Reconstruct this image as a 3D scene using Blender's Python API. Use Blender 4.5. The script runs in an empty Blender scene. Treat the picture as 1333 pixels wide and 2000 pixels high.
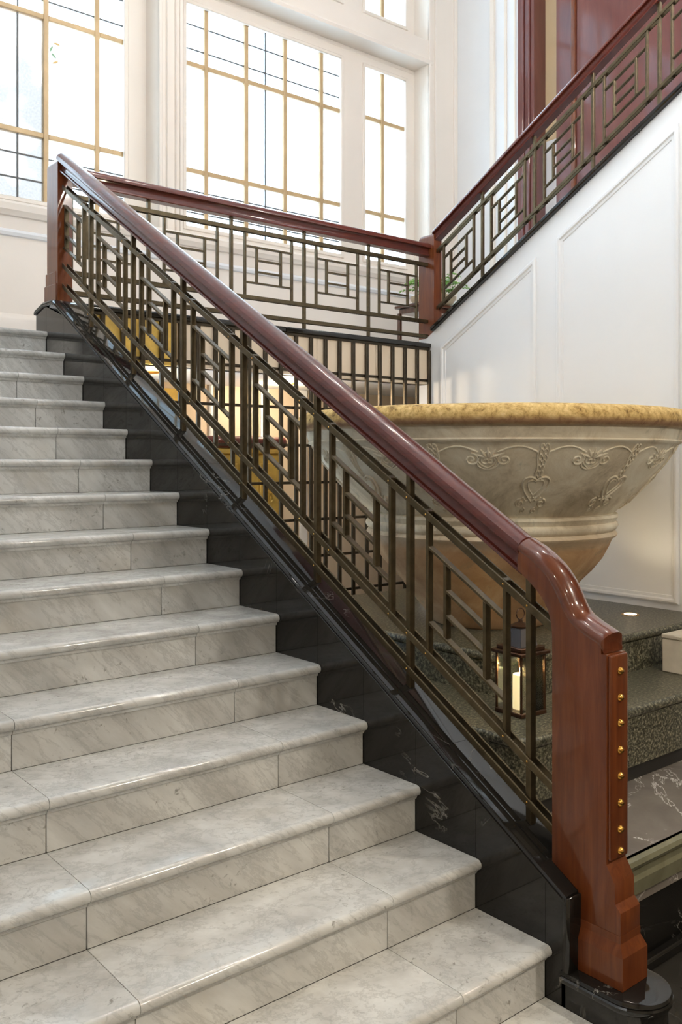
import bpy, bmesh, math, random
from mathutils import Vector, Matrix
random.seed(7)
SC = bpy.context.scene
COL = SC.collection

# ------------------------------------------------------------------ camera
F, HY, YAW = 1769.97, 899.32, 0.689687            # focal length and horizon in 1333x2000 pixels
cam_d = bpy.data.cameras.new('camera')
cam_d.sensor_fit = 'HORIZONTAL'; cam_d.sensor_width = 36.0
cam_d.lens = F / 1333.0 * 36.0
cam_d.shift_y = -(1000.0 - HY) / 1333.0
cam_d.clip_start = 0.05; cam_d.clip_end = 200
cam = bpy.data.objects.new('camera', cam_d); COL.objects.link(cam)
cam.location = (-2.25203, -1.744745, 1.64433)
cam.rotation_euler = (math.pi / 2, 0, -YAW)
SC.camera = cam

# ------------------------------------------------------------------ world: bright overcast sky
w = bpy.data.worlds.new('world'); SC.world = w; w.use_nodes = True
bg = w.node_tree.nodes['Background']
bg.inputs[0].default_value = (0.68, 0.85, 1.0, 1); bg.inputs[1].default_value = 9.0
vs = SC.view_settings
vs.view_transform = 'Standard'; vs.look = 'None'; vs.gamma = 1.0; vs.use_curve_mapping = False
vs.exposure = 0.3
def portal(x0, x1, z0, z1, y):
    l = bpy.data.lights.new('window_portal', 'AREA'); l.shape = 'RECTANGLE'
    l.size = x1 - x0; l.size_y = z1 - z0; l.cycles.is_portal = True
    o = bpy.data.objects.new('window_portal', l); COL.objects.link(o)
    o.location = ((x0 + x1) / 2, y, (z0 + z1) / 2); o.rotation_euler = (-math.pi / 2, 0, 0)
portal(-1.5, 1.72, 3.8, 6.2, 6.12); portal(1.98, 5.2, 3.8, 6.2, 6.12)
portal(-1.5, 1.72, 6.5, 8.2, 6.12); portal(1.98, 5.2, 6.5, 8.2, 6.12)
def lamp(x, y, z, power, rad, col=(1.0, 0.80, 0.55), spot=None, aim=(0, 0, -1), blend=.6):
    l = bpy.data.lights.new('lamp_light', 'SPOT' if spot else 'POINT')
    l.energy = power; l.shadow_soft_size = rad; l.color = col
    if spot: l.spot_size = math.radians(spot); l.spot_blend = blend
    o = bpy.data.objects.new('lamp_light', l); COL.objects.link(o); o.location = (x, y, z)
    o.rotation_euler = Vector(aim).to_track_quat('-Z', 'Y').to_euler()
    return o
DOWN = [(-3.4, -3.6), (-1.2, -3.6), (1.2, -3.6), (-3.4, -1.4), (1.6, -1.6), (3.6, -2.6)]
for (x, y) in DOWN:
    lamp(x, y, 4.28, 85, .06, (1.0, .90, .74), spot=125)
FILL_PEND = [(-3.3, -3.4), (1.0, -2.5)]                  # unseen fill pendants added in the lobby to brighten the risers
for (x, y) in FILL_PEND: lamp(x, y, 3.3, 88 if x < 0 else 110, .09, (1.0, .93, .81))
FILL_SCON = [(-1.1, -.2), (1.85, -.2), (4.6, -.2)]      # unseen sconces added over the lobby opening to brighten the upper risers
for (x, y) in FILL_SCON: lamp(x, y + .12, 5.6, 80, .08, (1.0, .97, .92))
CHX, CHY, CHZ = 1.85, 2.3, 6.7                     # chandelier added over the stair well, out of view, to brighten its walls
for i in range(8):
    a = i * math.pi / 4 + .2
    lamp(CHX + .55 * math.cos(a), CHY + .55 * math.sin(a), CHZ, 15, .05, (1.0, .96, .90))

# ------------------------------------------------------------------ constants of the place
RUN, RISE = .28403, .165
CB, CA = .5915, .389                 # stringer cap: z = CA + CB*y
LAND = 15 * RISE                     # landing height
YF, YR = 5.7, 6.0                    # window wall front plane, glass plane
XL, XR = -1.973, 5.678               # side walls
XW = 3.47                            # white wall below the upper flight
ZF = -3 * RISE                       # lobby floor
def LW(y): return 2.773 + .582 * (3.923 - y)

# ------------------------------------------------------------------ materials
MAT = {}
def new_mat(name):
    m = bpy.data.materials.new(name); m.use_nodes = True; MAT[name] = m
    nt = m.node_tree; return m, nt, nt.nodes['Principled BSDF']
def N(nt, t, **kw):
    n = nt.nodes.new(t)
    for k, v in kw.items():
        if k.startswith('i_'):
            key = k[2:]
            key = int(key) if key.isdigit() else key.replace('_', ' ')
            n.inputs[key].default_value = v
        else: setattr(n, k, v)
    return n
def ramp(nt, src, stops):
    r = N(nt, 'ShaderNodeValToRGB'); e = r.color_ramp.elements
    while len(e) < len(stops): e.new(.5)
    for i, (p, c) in enumerate(stops):
        e[i].position = p; e[i].color = c if len(c) == 4 else (*c, 1)
    nt.links.new(src, r.inputs[0]); return r
def mix(nt, fac, a, b, mode='MIX'):
    m = N(nt, 'ShaderNodeMix', data_type='RGBA', blend_type=mode)
    for s, v in ((0, fac), (6, a), (7, b)):
        if hasattr(v, 'links'): nt.links.new(v, m.inputs[s])
        else: m.inputs[s].default_value = v if not isinstance(v, tuple) or len(v) == 4 else (*v, 1)
    return m.outputs[2]
def coords(nt, scale=(1, 1, 1), rot=(0, 0, 0), rand=0.0, obj=False):
    if obj: src = N(nt, 'ShaderNodeTexCoord').outputs['Object']
    else: src = N(nt, 'ShaderNodeNewGeometry').outputs['Position']
    if rand:
        oi = N(nt, 'ShaderNodeObjectInfo')
        mu = N(nt, 'ShaderNodeMath', operation='MULTIPLY', i_1=rand); nt.links.new(oi.outputs['Random'], mu.inputs[0])
        cb = N(nt, 'ShaderNodeCombineXYZ'); 
        for i in range(3): nt.links.new(mu.outputs[0], cb.inputs[i])
        ad = N(nt, 'ShaderNodeVectorMath', operation='ADD')
        nt.links.new(src, ad.inputs[0]); nt.links.new(cb.outputs[0], ad.inputs[1]); src = ad.outputs[0]
    mp = N(nt, 'ShaderNodeMapping'); mp.inputs['Scale'].default_value = scale; mp.inputs['Rotation'].default_value = rot
    nt.links.new(src, mp.inputs[0]); return mp.outputs[0]
def noise(nt, vec, scale, detail=4, rough=.55, dist=0.0):
    n = N(nt, 'ShaderNodeTexNoise', i_Scale=scale, i_Detail=detail, i_Roughness=rough, i_Distortion=dist)
    nt.links.new(vec, n.inputs['Vector']); return n.outputs['Fac']
def bump(nt, b, h, strength=.2, dist=.01):
    n = N(nt, 'ShaderNodeBump', i_Strength=strength, i_Distance=dist)
    nt.links.new(h, n.inputs['Height']); nt.links.new(n.outputs[0], b.inputs['Normal'])

def plain(name, col, rough=.5, metal=0, var=.06, coat=0, nscale=6, bmp=0):
    m, nt, b = new_mat(name)
    v = noise(nt, coords(nt), nscale, 5)
    lo = tuple(max(0, c * (1 - var)) for c in col); hi = tuple(min(1, c * (1 + var)) for c in col)
    r = ramp(nt, v, [(.3, lo), (.7, hi)])
    nt.links.new(r.outputs[0], b.inputs['Base Color'])
    b.inputs['Roughness'].default_value = rough; b.inputs['Metallic'].default_value = metal
    b.inputs['Coat Weight'].default_value = coat; b.inputs['Coat Roughness'].default_value = .05
    if bmp: bump(nt, b, v, bmp, .004)
    return m
def carrara():
    m, nt, b = new_mat('carrara_marble')
    c = coords(nt, rand=37.0)
    ro = N(nt, 'ShaderNodeMapping'); ro.inputs['Rotation'].default_value = (.12, -.80, .10); nt.links.new(c, ro.inputs[0])
    sc_n = N(nt, 'ShaderNodeMapping'); sc_n.inputs['Scale'].default_value = (.9, 4.0, 5.0); nt.links.new(ro.outputs[0], sc_n.inputs[0]); cs = sc_n.outputs[0]
    cloud = ramp(nt, noise(nt, cs, 1.5, 7, .62, .15), [(.30, (.45, .44, .415)), (.5, (.585, .58, .555)), (.70, (.715, .715, .69))])
    vein = ramp(nt, noise(nt, cs, 2.6, 9, .7, .25), [(.46, (0, 0, 0)), (.50, (1, 1, 1)), (.53, (0, 0, 0))])
    col = mix(nt, .0, (0, 0, 0), (0, 0, 0))
    mm = N(nt, 'ShaderNodeMath', operation='MULTIPLY', i_1=.42); nt.links.new(vein.outputs[0], mm.inputs[0])
    col = mix(nt, mm.outputs[0], cloud.outputs[0], (.33, .325, .31))
    speck = ramp(nt, noise(nt, c, 34, 5, .7, .4), [(.33, (1, 1, 1)), (.41, (0, 0, 0))])
    patch = ramp(nt, noise(nt, c, 3.2, 2), [(.46, (0, 0, 0)), (.62, (1, 1, 1))])
    ms = N(nt, 'ShaderNodeMath', operation='MULTIPLY'); nt.links.new(speck.outputs[0], ms.inputs[0]); nt.links.new(patch.outputs[0], ms.inputs[1])
    ms2 = N(nt, 'ShaderNodeMath', operation='MULTIPLY', i_1=.75); nt.links.new(ms.outputs[0], ms2.inputs[0])
    col = mix(nt, ms2.outputs[0], col, (.20, .185, .16))
    rust = ramp(nt, noise(nt, c, 1.7, 3, .6), [(.60, (0, 0, 0)), (.78, (1, 1, 1))])
    mr = N(nt, 'ShaderNodeMath', operation='MULTIPLY', i_1=.25); nt.links.new(rust.outputs[0], mr.inputs[0])
    col = mix(nt, mr.outputs[0], col, (.56, .45, .27))
    nt.links.new(col, b.inputs['Base Color'])
    rr = ramp(nt, noise(nt, c, 9, 4), [(.3, (.08,) * 3), (.7, (.16,) * 3)])
    nt.links.new(rr.outputs[0], b.inputs['Roughness'])
carrara()
def veined(name, base, hi, vein, rough, vs_=1.6, width=.012, amt=.8, rand=0.0, thr=.55):
    m, nt, b = new_mat(name)
    c = coords(nt, rand=rand)
    cloud = ramp(nt, noise(nt, c, 2.5, 5, .6, .5), [(.3, base), (.75, hi)])
    v1 = ramp(nt, noise(nt, c, vs_, 6, .62, 1.6), [(.5 - width, (0, 0, 0)), (.5, (1, 1, 1)), (.5 + width, (0, 0, 0))])
    pt = ramp(nt, noise(nt, c, vs_ * 1.7, 3), [(thr, (0, 0, 0)), (thr + .15, (1, 1, 1))])
    mm = N(nt, 'ShaderNodeMath', operation='MULTIPLY'); nt.links.new(v1.outputs[0], mm.inputs[0]); nt.links.new(pt.outputs[0], mm.inputs[1])
    m2 = N(nt, 'ShaderNodeMath', operation='MULTIPLY', i_1=amt); nt.links.new(mm.outputs[0], m2.inputs[0])
    col = mix(nt, m2.outputs[0], cloud.outputs[0], vein)
    nt.links.new(col, b.inputs['Base Color']); b.inputs['Roughness'].default_value = rough
veined('black_marble', (.007, .0065, .006), (.017, .0155, .0135), (.55, .53, .48), .045, 1.7, .006, .6, rand=11.0)
veined('grey_marble', (.17, .145, .125), (.25, .22, .19), (.78, .74, .68), .10, 2.0, .011, 1.0, thr=.42)
veined('green_marble', (.12, .115, .07), (.24, .23, .15), (.5, .48, .35), .16, 2.0, .01, .5)
veined('lobby_marble', (.02, .018, .015), (.05, .045, .038), (.5, .48, .44), .10, 1.2, .008, .6)
def mahogany(name, dark, light, grain=(14, 14, 1.2), rough=.28, coat=1.0, obj=True):
    m, nt, b = new_mat(name)
    c = coords(nt, scale=grain, obj=obj)
    g = noise(nt, c, 3.0, 6, .6, .8)
    r = ramp(nt, g, [(.25, dark), (.55, tuple((a + b_) / 2 for a, b_ in zip(dark, light))), (.8, light)])
    nt.links.new(r.outputs[0], b.inputs['Base Color'])
    b.inputs['Roughness'].default_value = rough
    b.inputs['Coat Weight'].default_value = coat; b.inputs['Coat Roughness'].default_value = .06
    b.inputs['Specular IOR Level'].default_value = .25
mahogany('mahogany', (.085, .018, .0045), (.19, .051, .012), rough=.36, coat=.6)
mahogany('mahogany_gloss', (.080, .017, .007), (.17, .045, .016), grain=(14, 3, 3), rough=.28)
mahogany('mahogany_rail', (.060, .010, .007), (.140, .028, .016), grain=(14, 1.4, 14), rough=.30, coat=.55)
mahogany('mahogany_rail_cross', (.060, .010, .007), (.140, .028, .016), grain=(1.4, 14, 14), rough=.30, coat=.55)
mahogany('mahogany_wall', (.090, .022, .020), (.17, .048, .038), grain=(3, 3, .5), rough=.32)
mahogany('table_wood', (.05, .018, .01), (.13, .045, .02))
plain('bronze', (.105, .080, .046), .34, .85, .25, 0, 25)
plain('dark_iron', (.050, .038, .024), .38, .7, .25, 0, 25)
plain('brass', (.62, .34, .08), .22, 1.0, .1)
plain('lead', (.10, .10, .10), .5, .3, .1)
plain('gold_leaf', (.62, .40, .08), .5, .15, .25, 0, 9, .3)
plain('gold_muntin', (.52, .37, .20), .45, .1, .12)
plain('white_paint', (.77, .778, .79), .45, 0, .015, 0, 2)
plain('cream_paint', (.775, .705, .63), .42, 0, .02, 0, 2)
plain('warm_wall', (.66, .55, .42), .6, 0, .04, 0, 2)
plain('tan_wall', (.60, .45, .27), .6, 0, .05, 0, 2)
plain('lobby_wall', (.72, .63, .50), .6, 0, .03, 0, 2)
plain('core_dark', (.02, .018, .016), .5, 0, .1)
plain('grout', (.16, .14, .11), .8, 0, .1)
plain('cream_stone', (.66, .59, .48), .45, 0, .08, 0, 12)
plain('lantern_metal', (.085, .040, .020), .35, .6, .2)
plain('lantern_tin', (.34, .33, .36), .25, .8, .1)
plain('pot_glaze', (.60, .50, .33), .35, 0, .08)
plain('leaf', (.16, .34, .05), .45, 0, .35, 0, 18)
plain('painted_green', (.22, .40, .24), .4, 0, .2, 0, 30)
plain('painted_amber', (.62, .42, .16), .4, 0, .2, 0, 30)
plain('soil', (.04, .028, .018), .9, 0, .3, 0, 40)
def granite():
    m, nt, b = new_mat('granite')
    c = coords(nt)
    sp = ramp(nt, noise(nt, c, 70, 3, .7), [(.36, (.016, .016, .010)), (.46, (.060, .057, .038)), (.55, (.14, .13, .088)), (.66, (.32, .30, .21))])
    nt.links.new(sp.outputs[0], b.inputs['Base Color']); b.inputs['Roughness'].default_value = .34
granite()
def bowl_stone():
    m, nt, b = new_mat('bowl_stone')
    tc = N(nt, 'ShaderNodeTexCoord').outputs['Object']
    sx = N(nt, 'ShaderNodeSeparateXYZ'); nt.links.new(tc, sx.inputs[0])
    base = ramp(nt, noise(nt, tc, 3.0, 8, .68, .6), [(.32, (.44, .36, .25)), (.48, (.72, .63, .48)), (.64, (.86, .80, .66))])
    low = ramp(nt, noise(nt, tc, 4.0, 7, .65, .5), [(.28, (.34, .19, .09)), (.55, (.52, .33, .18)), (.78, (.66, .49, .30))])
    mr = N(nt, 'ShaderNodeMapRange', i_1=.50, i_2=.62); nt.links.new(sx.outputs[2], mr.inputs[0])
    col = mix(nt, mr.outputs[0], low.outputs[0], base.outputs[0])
    st = ramp(nt, noise(nt, tc, 2.6, 6, .7, 1.0), [(.60, (0, 0, 0)), (.70, (1, 1, 1))])
    mst = N(nt, 'ShaderNodeMath', operation='MULTIPLY', i_1=.62); nt.links.new(st.outputs[0], mst.inputs[0])
    col = mix(nt, mst.outputs[0], col, (.21, .225, .15))
    rim = ramp(nt, noise(nt, tc, 22, 8, .72, .3), [(.34, (.20, .115, .035)), (.46, (.54, .35, .12)), (.60, (.74, .53, .22)), (.75, (.84, .66, .36))])
    m2 = N(nt, 'ShaderNodeMapRange', i_1=1.205, i_2=1.225); nt.links.new(sx.outputs[2], m2.inputs[0])
    col = mix(nt, m2.outputs[0], col, rim.outputs[0])
    ed = N(nt, 'ShaderNodeMapRange', i_1=1.262, i_2=1.235); nt.links.new(sx.outputs[2], ed.inputs[0])
    m3 = N(nt, 'ShaderNodeMath', operation='MULTIPLY'); nt.links.new(ed.outputs[0], m3.inputs[0]); nt.links.new(m2.outputs[0], m3.inputs[1])
    m4 = N(nt, 'ShaderNodeMath', operation='MULTIPLY', i_1=.7); nt.links.new(m3.outputs[0], m4.inputs[0])
    col = mix(nt, m4.outputs[0], col, (.27, .135, .10))
    nt.links.new(col, b.inputs['Base Color']); b.inputs['Roughness'].default_value = .9
    bump(nt, b, noise(nt, tc, 26, 8, .7), .35, .01)
bowl_stone()
def glass(name, frost, tint=(.96, .99, 1.0)):
    m, nt, b = new_mat(name); nt.nodes.remove(b)
    out = nt.nodes['Material Output']
    tr = N(nt, 'ShaderNodeBsdfTransparent'); tr.inputs[0].default_value = (*tint, 1)
    df = N(nt, 'ShaderNodeBsdfTranslucent'); df.inputs[0].default_value = (.9, .94, .96, 1)
    gl = N(nt, 'ShaderNodeBsdfGlossy'); gl.inputs['Roughness'].default_value = .08
    a = N(nt, 'ShaderNodeMixShader'); nt.links.new(tr.outputs[0], a.inputs[1]); nt.links.new(df.outputs[0], a.inputs[2])
    if frost:
        f = ramp(nt, noise(nt, coords(nt), 1.3, 3), [(.3, (frost * .6,) * 3), (.7, (frost,) * 3)]); nt.links.new(f.outputs[0], a.inputs[0])
    else: a.inputs[0].default_value = 0
    fr = N(nt, 'ShaderNodeFresnel', i_IOR=1.35)
    b2 = N(nt, 'ShaderNodeMixShader'); nt.links.new(fr.outputs[0], b2.inputs[0]); nt.links.new(a.outputs[0], b2.inputs[1]); nt.links.new(gl.outputs[0], b2.inputs[2])
    nt.links.new(b2.outputs[0], out.inputs[0])
glass('window_glass', .5); glass('lantern_glass', 0); glass('obscure_glass', .1)
nt_o = MAT['obscure_glass'].node_tree                      # pebbled grey obscure glass of one column of panes
tr_o = [n for n in nt_o.nodes if n.type == 'BSDF_TRANSPARENT'][0]
big = ramp(nt_o, noise(nt_o, coords(nt_o), 1.9, 2), [(.38, (.345, .315, .29)), (.60, (.60, .545, .50))])
fine = ramp(nt_o, noise(nt_o, coords(nt_o), 60, 4, .7), [(.35, (.85, .85, .87)), (.65, (1, 1, 1))])
nt_o.links.new(mix(nt_o, 1.0, big.outputs[0], fine.outputs[0], 'MULTIPLY'), tr_o.inputs[0])
def emit(name, col, s):
    m, nt, b = new_mat(name)
    b.inputs['Base Color'].default_value = (*col, 1)
    b.inputs['Emission Color'].default_value = (*col, 1); b.inputs['Emission Strength'].default_value = s
emit('bulb', (1.0, .80, .52), 30); emit('flame', (1.0, .62, .22), 60)
def wax():
    m, nt, b = new_mat('candle_wax')
    tc = N(nt, 'ShaderNodeTexCoord').outputs['Object']
    r = ramp(nt, noise(nt, tc, 8, 2), [(.3, (.85, .78, .62)), (.7, (.92, .86, .72))])
    nt.links.new(r.outputs[0], b.inputs['Base Color']); b.inputs['Roughness'].default_value = .5
    b.inputs['Subsurface Weight'].default_value = .6; b.inputs['Subsurface Radius'].default_value = (.05, .03, .015)
    b.inputs['Emission Color'].default_value = (1.0, .74, .36, 1); b.inputs['Emission Strength'].default_value = .9  # flame light through the wax, put in as an even glow
wax()

# ------------------------------------------------------------------ mesh helpers
def finish(me, smooth=None):
    if smooth is not None:
        me.polygons.foreach_set('use_smooth', [True] * len(me.polygons))
        me.set_sharp_from_angle(angle=math.radians(smooth))
    me.update()
def mesh(name, verts, faces, mat, smooth=None):
    me = bpy.data.meshes.new(name); me.from_pydata([tuple(v) for v in verts], [], faces)
    bm = bmesh.new(); bm.from_mesh(me); bmesh.ops.recalc_face_normals(bm, faces=bm.faces); bm.to_mesh(me); bm.free()
    me.materials.append(MAT[mat]); finish(me, smooth); return me
def obj(name, me, parent=None, loc=(0, 0, 0), rot=(0, 0, 0)):
    o = bpy.data.objects.new(name, me); COL.objects.link(o); o.location = loc; o.rotation_euler = rot
    if parent: o.parent = parent
    return o
def tag(o, label=None, cat=None, group=None, kind=None):
    if label: o['label'] = label
    if cat: o['category'] = cat
    if group: o['group'] = group
    if kind: o['kind'] = kind
    return o
def thing(name, label, cat, loc=(0, 0, 0), group=None):
    o = bpy.data.objects.new(name, None); COL.objects.link(o); o.location = loc; o.empty_display_size = .1
    return tag(o, label, cat, group)
def struct(name, me, label, parent=None):
    o = obj(name, me, parent); return tag(o, label, None, None, 'structure')
BOXF = [(0, 1, 3, 2), (4, 6, 7, 5), (0, 4, 5, 1), (2, 3, 7, 6), (0, 2, 6, 4), (1, 5, 7, 3)]
def boxv(x0, x1, y0, y1, z0, z1): return [(x, y, z) for x in (x0, x1) for y in (y0, y1) for z in (z0, z1)]
def box(x0, x1, y0, y1, z0, z1, mat, bev=0, name='box', seg=1):
    me = mesh(name, boxv(x0, x1, y0, y1, z0, z1), BOXF, mat)
    if bev:
        bm = bmesh.new(); bm.from_mesh(me)
        bmesh.ops.bevel(bm, geom=bm.edges[:], offset=bev, segments=seg, profile=.5, affect='EDGES'); bm.to_mesh(me); bm.free()
        finish(me, 40)
    return me
def boxes(lst, mat, name='boxes'):
    v, f = [], []
    for b in lst:
        n = len(v); v += boxv(*b); f += [tuple(i + n for i in q) for q in BOXF]
    return mesh(name, v, f, mat)
def prism(poly, a0, a1, axis, mat, name='prism', bev=0, smooth=None, seg=1):
    """poly of (u,v) extruded along axis: 'x' -> (y,z), 'y' -> (x,z), 'z' -> (x,y)"""
    def P(a, u, v): return {'x': (a, u, v), 'y': (u, a, v), 'z': (u, v, a)}[axis]
    n = len(poly); v = [P(a0, *p) for p in poly] + [P(a1, *p) for p in poly]
    f = [tuple(range(n)), tuple(range(2 * n - 1, n - 1, -1))] + [(i, (i + 1) % n, n + (i + 1) % n, n + i) for i in range(n)]
    me = mesh(name, v, f, mat, smooth)
    if bev:
        bm = bmesh.new(); bm.from_mesh(me)
        ed = [e for e in bm.edges if e.is_manifold and e.calc_face_angle(0) > .5]
        bmesh.ops.bevel(bm, geom=ed, offset=bev, segments=seg, profile=.5, affect='EDGES', clamp_overlap=True); bm.to_mesh(me); bm.free(); finish(me, 40)
    return me
def loft(rings, mat, closed_ring=True, caps=True, smooth=35, name='loft'):
    n = len(rings[0]); v = [p for r in rings for p in r]; f = []
    for i in range(len(rings) - 1):
        for j in range(n if closed_ring else n - 1):
            k = (j + 1) % n
            f.append((i * n + j, i * n + k, (i + 1) * n + k, (i + 1) * n + j))
    if caps: f.append(tuple(range(n))); f.append(tuple(range(len(v) - 1, len(v) - n - 1, -1)))
    return mesh(name, v, f, mat, smooth)
def lathe(prof, seg, mat, smooth=35, name='lathe', caps=True):
    rings = [[(r * math.cos(2 * math.pi * j / seg), r * math.sin(2 * math.pi * j / seg), z) for j in range(seg)] for r, z in prof]
    return loft(rings, mat, True, caps, smooth, name)
def tube_into(v, f, pts, rad, seg=6):
    n0 = len(v); n = len(pts)
    for i, p in enumerate(pts):
        t = (pts[min(i + 1, n - 1)] - pts[max(i - 1, 0)]).normalized()
        a = t.orthogonal().normalized() if abs(t.z) > .99 else t.cross(Vector((0, 0, 1))).normalized()
        b = t.cross(a)
        r = rad(i / (n - 1)) if callable(rad) else rad
        for j in range(seg):
            an = 2 * math.pi * j / seg
            v.append(tuple(p + a * (r * math.cos(an)) + b * (r * math.sin(an))))
    for i in range(n - 1):
        for j in range(seg):
            k = (j + 1) % seg
            f.append((n0 + i * seg + j, n0 + i * seg + k, n0 + (i + 1) * seg + k, n0 + (i + 1) * seg + j))
    f.append(tuple(n0 + j for j in range(seg))); f.append(tuple(n0 + (n - 1) * seg + j for j in range(seg - 1, -1, -1)))

# ================================================================== STRUCTURE
T = .3
struct('floor', box(-6, 9.5, -7, .384, ZF - .2, ZF, 'lobby_marble'), 'polished dark marble lobby floor below the stair')
struct('floor.001', box(.2, XW, .384, 5.5, -.2, 0, 'grey_marble'), 'grey brown marble floor with white veins around the bowl plinth')
struct('floor.002', box(XL, XR, 14 * RUN + .03, YF, LAND - .16, LAND - .002, 'white_paint'), 'stair landing floor in front of the tall windows')
struct('floor.003', box(XW, 9.5, -3, .0, 4.4, 4.62, 'white_paint'), 'upper floor at the head of the stair')
# front edge of the raised floor
struct('trim_1', prism([(.384, 0), (.36, -.005), (.352, -.022), (.36, -.038), (.372, -.042), (.372, -.075), (.36, -.09), (.366, -.15), (.40, -.15), (.40, 0)], .2, XR + .2, 'x', 'green_marble', smooth=30), 'olive stone edge moulding of the raised marble floor')
fp = struct('wall_plinth', box(.2, XR + .2, .40, .55, ZF, -.15, 'black_marble'), 'black marble riser under the raised floor edge')
struct('trim_2', box(.2, XR + .2, .352, .40, ZF, ZF + .05, 'black_marble', .01), 'low black marble skirting along the lobby floor')
struct('floor.004', box(XW, XR + .3, .40, 5.5, -.2, -.001, 'grey_marble'), 'marble floor beyond the bowl plinth')

struct('wall_left', boxes([(XL - .2, XL, -.3, YF + .5, ZF, 8.6)], 'white_paint'), 'plain pale wall along the lower flight')
struct('wall_front', boxes([(-6, 9.5, -7.2, -7, ZF, 8.6)], 'lobby_wall'), 'warm beige lobby wall behind the viewer')
struct('wall_lobby_left', boxes([(-6.2, -6, -7.2, 0, ZF, 8.6), (-6, XL - .2, -.3, -.1, ZF, 8.6)], 'lobby_wall'), 'warm beige side wall of the lobby')
struct('wall_lobby_right', boxes([(9.5, 9.7, -7.2, 0, ZF, 8.6), (XR + .3, 9.5, .56, .7, ZF, 8.6), (9.5, 9.7, 0, .7, ZF, 8.6)], 'lobby_wall'), 'warm beige far side wall of the lobby')
struct('ceiling', boxes([(XL - .2, XR + .6, -.3, YF + .6, 8.4, 8.6)], 'white_paint'), 'high white ceiling over the stair')
struct('ceiling.001', boxes([(-6.2, 9.7, -7.2, -.3, 4.4, 4.6), (-6.2, 9.7, -.32, -.28, 8.4, 8.6)], 'lobby_wall'), 'lower lobby ceiling')
struct('wall_header', boxes([(-6, XR, -.35, -.25, 4.4, 8.6)], 'white_paint'), 'white wall above the lobby opening')

# ---- window wall
BAYL, BAYR = (-1.501, 1.728), (1.977, 5.206)
ZS, ZT, ZB, ZU = 3.76, 6.23, 6.50, 8.15           # sill, soffit, transom beam top, transom head
wb = []
wb.append((XL, XR + .2, YF, YR + .12, LAND - .1, ZS))
for (a, b_) in ((XL, BAYL[0]), (BAYL[1], BAYR[0]), (BAYR[1], XR + .2)):
    wb.append((a, b_, YF, YR + .12, ZS, 8.5))
for (a, b_) in (BAYL, BAYR):
    wb.append((a, b_, YF, YR + .12, ZT, ZB)); wb.append((a, b_, YF, YR + .12, ZU, 8.5))
wall_back = struct('wall_back', boxes(wb, 'cream_paint'), 'cream panelled wall with tall windows behind the landing')
def strip(parent, name, x0, x1, y0, y1, z0, z1, mat='cream_paint', bev=.006):
    return obj(name, box(x0, x1, y0, y1, z0, z1, mat, bev), parent)
# mouldings of the window wall
prof_sill = [(YF + .01, 3.64), (YF - .02, 3.65), (YF - .03, 3.67), (YF - .045, 3.69), (YF - .05, 3.74), (YF - .03, 3.765), (YF + .01, 3.765)]
obj('window_sill', prism(prof_sill, XL, XR, 'x', 'cream_paint', smooth=30), wall_back)
prof_ch = [(YF + .01, 3.475), (YF - .02, 3.485), (YF - .03, 3.51), (YF - .02, 3.53), (YF + .01, 3.545)]
obj('chair_rail', prism(prof_ch, XL, XR, 'x', 'white_paint', smooth=30), wall_back)
prof_bb = [(YF + .01, LAND), (YF - .03, LAND), (YF - .03, 2.80), (YF - .022, 2.825), (YF - .01, 2.845), (YF + .01, 2.85)]
tag(obj('baseboard_back', prism(prof_bb, XL, XR, 'x', 'cream_paint', smooth=30)), 'tall cream baseboard under the windows', kind='structure')
for (a, b_) in (BAYL, BAYR):
    obj('beam_moulding', prism([(YF + .01, ZT - .002), (YF - .012, ZT + .0), (YF - .02, ZT + .03), (YF - .012, ZT + .05), (YF + .01, ZT + .06)], a - .05, b_ + .05, 'x', 'cream_paint', smooth=30), wall_back)
    for s, xx in ((-1, a), (1, b_)):
        strip(wall_back, 'jamb_moulding', xx + (0 if s > 0 else -.035), xx + (.035 if s > 0 else 0), YF - .016, YF + .01, ZS, 8.4)
    strip(wall_back, 'soffit_moulding', a, b_, YR - .06, YR, ZT - .05, ZT, bev=.01)
for a, b_ in ((5.30, 5.335), (5.62, XR), (1.80, 1.812), (1.893, 1.905)):
    strip(wall_back, 'pilaster_moulding', a, b_, YF - .02, YF + .01, ZS, 8.4)

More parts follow.
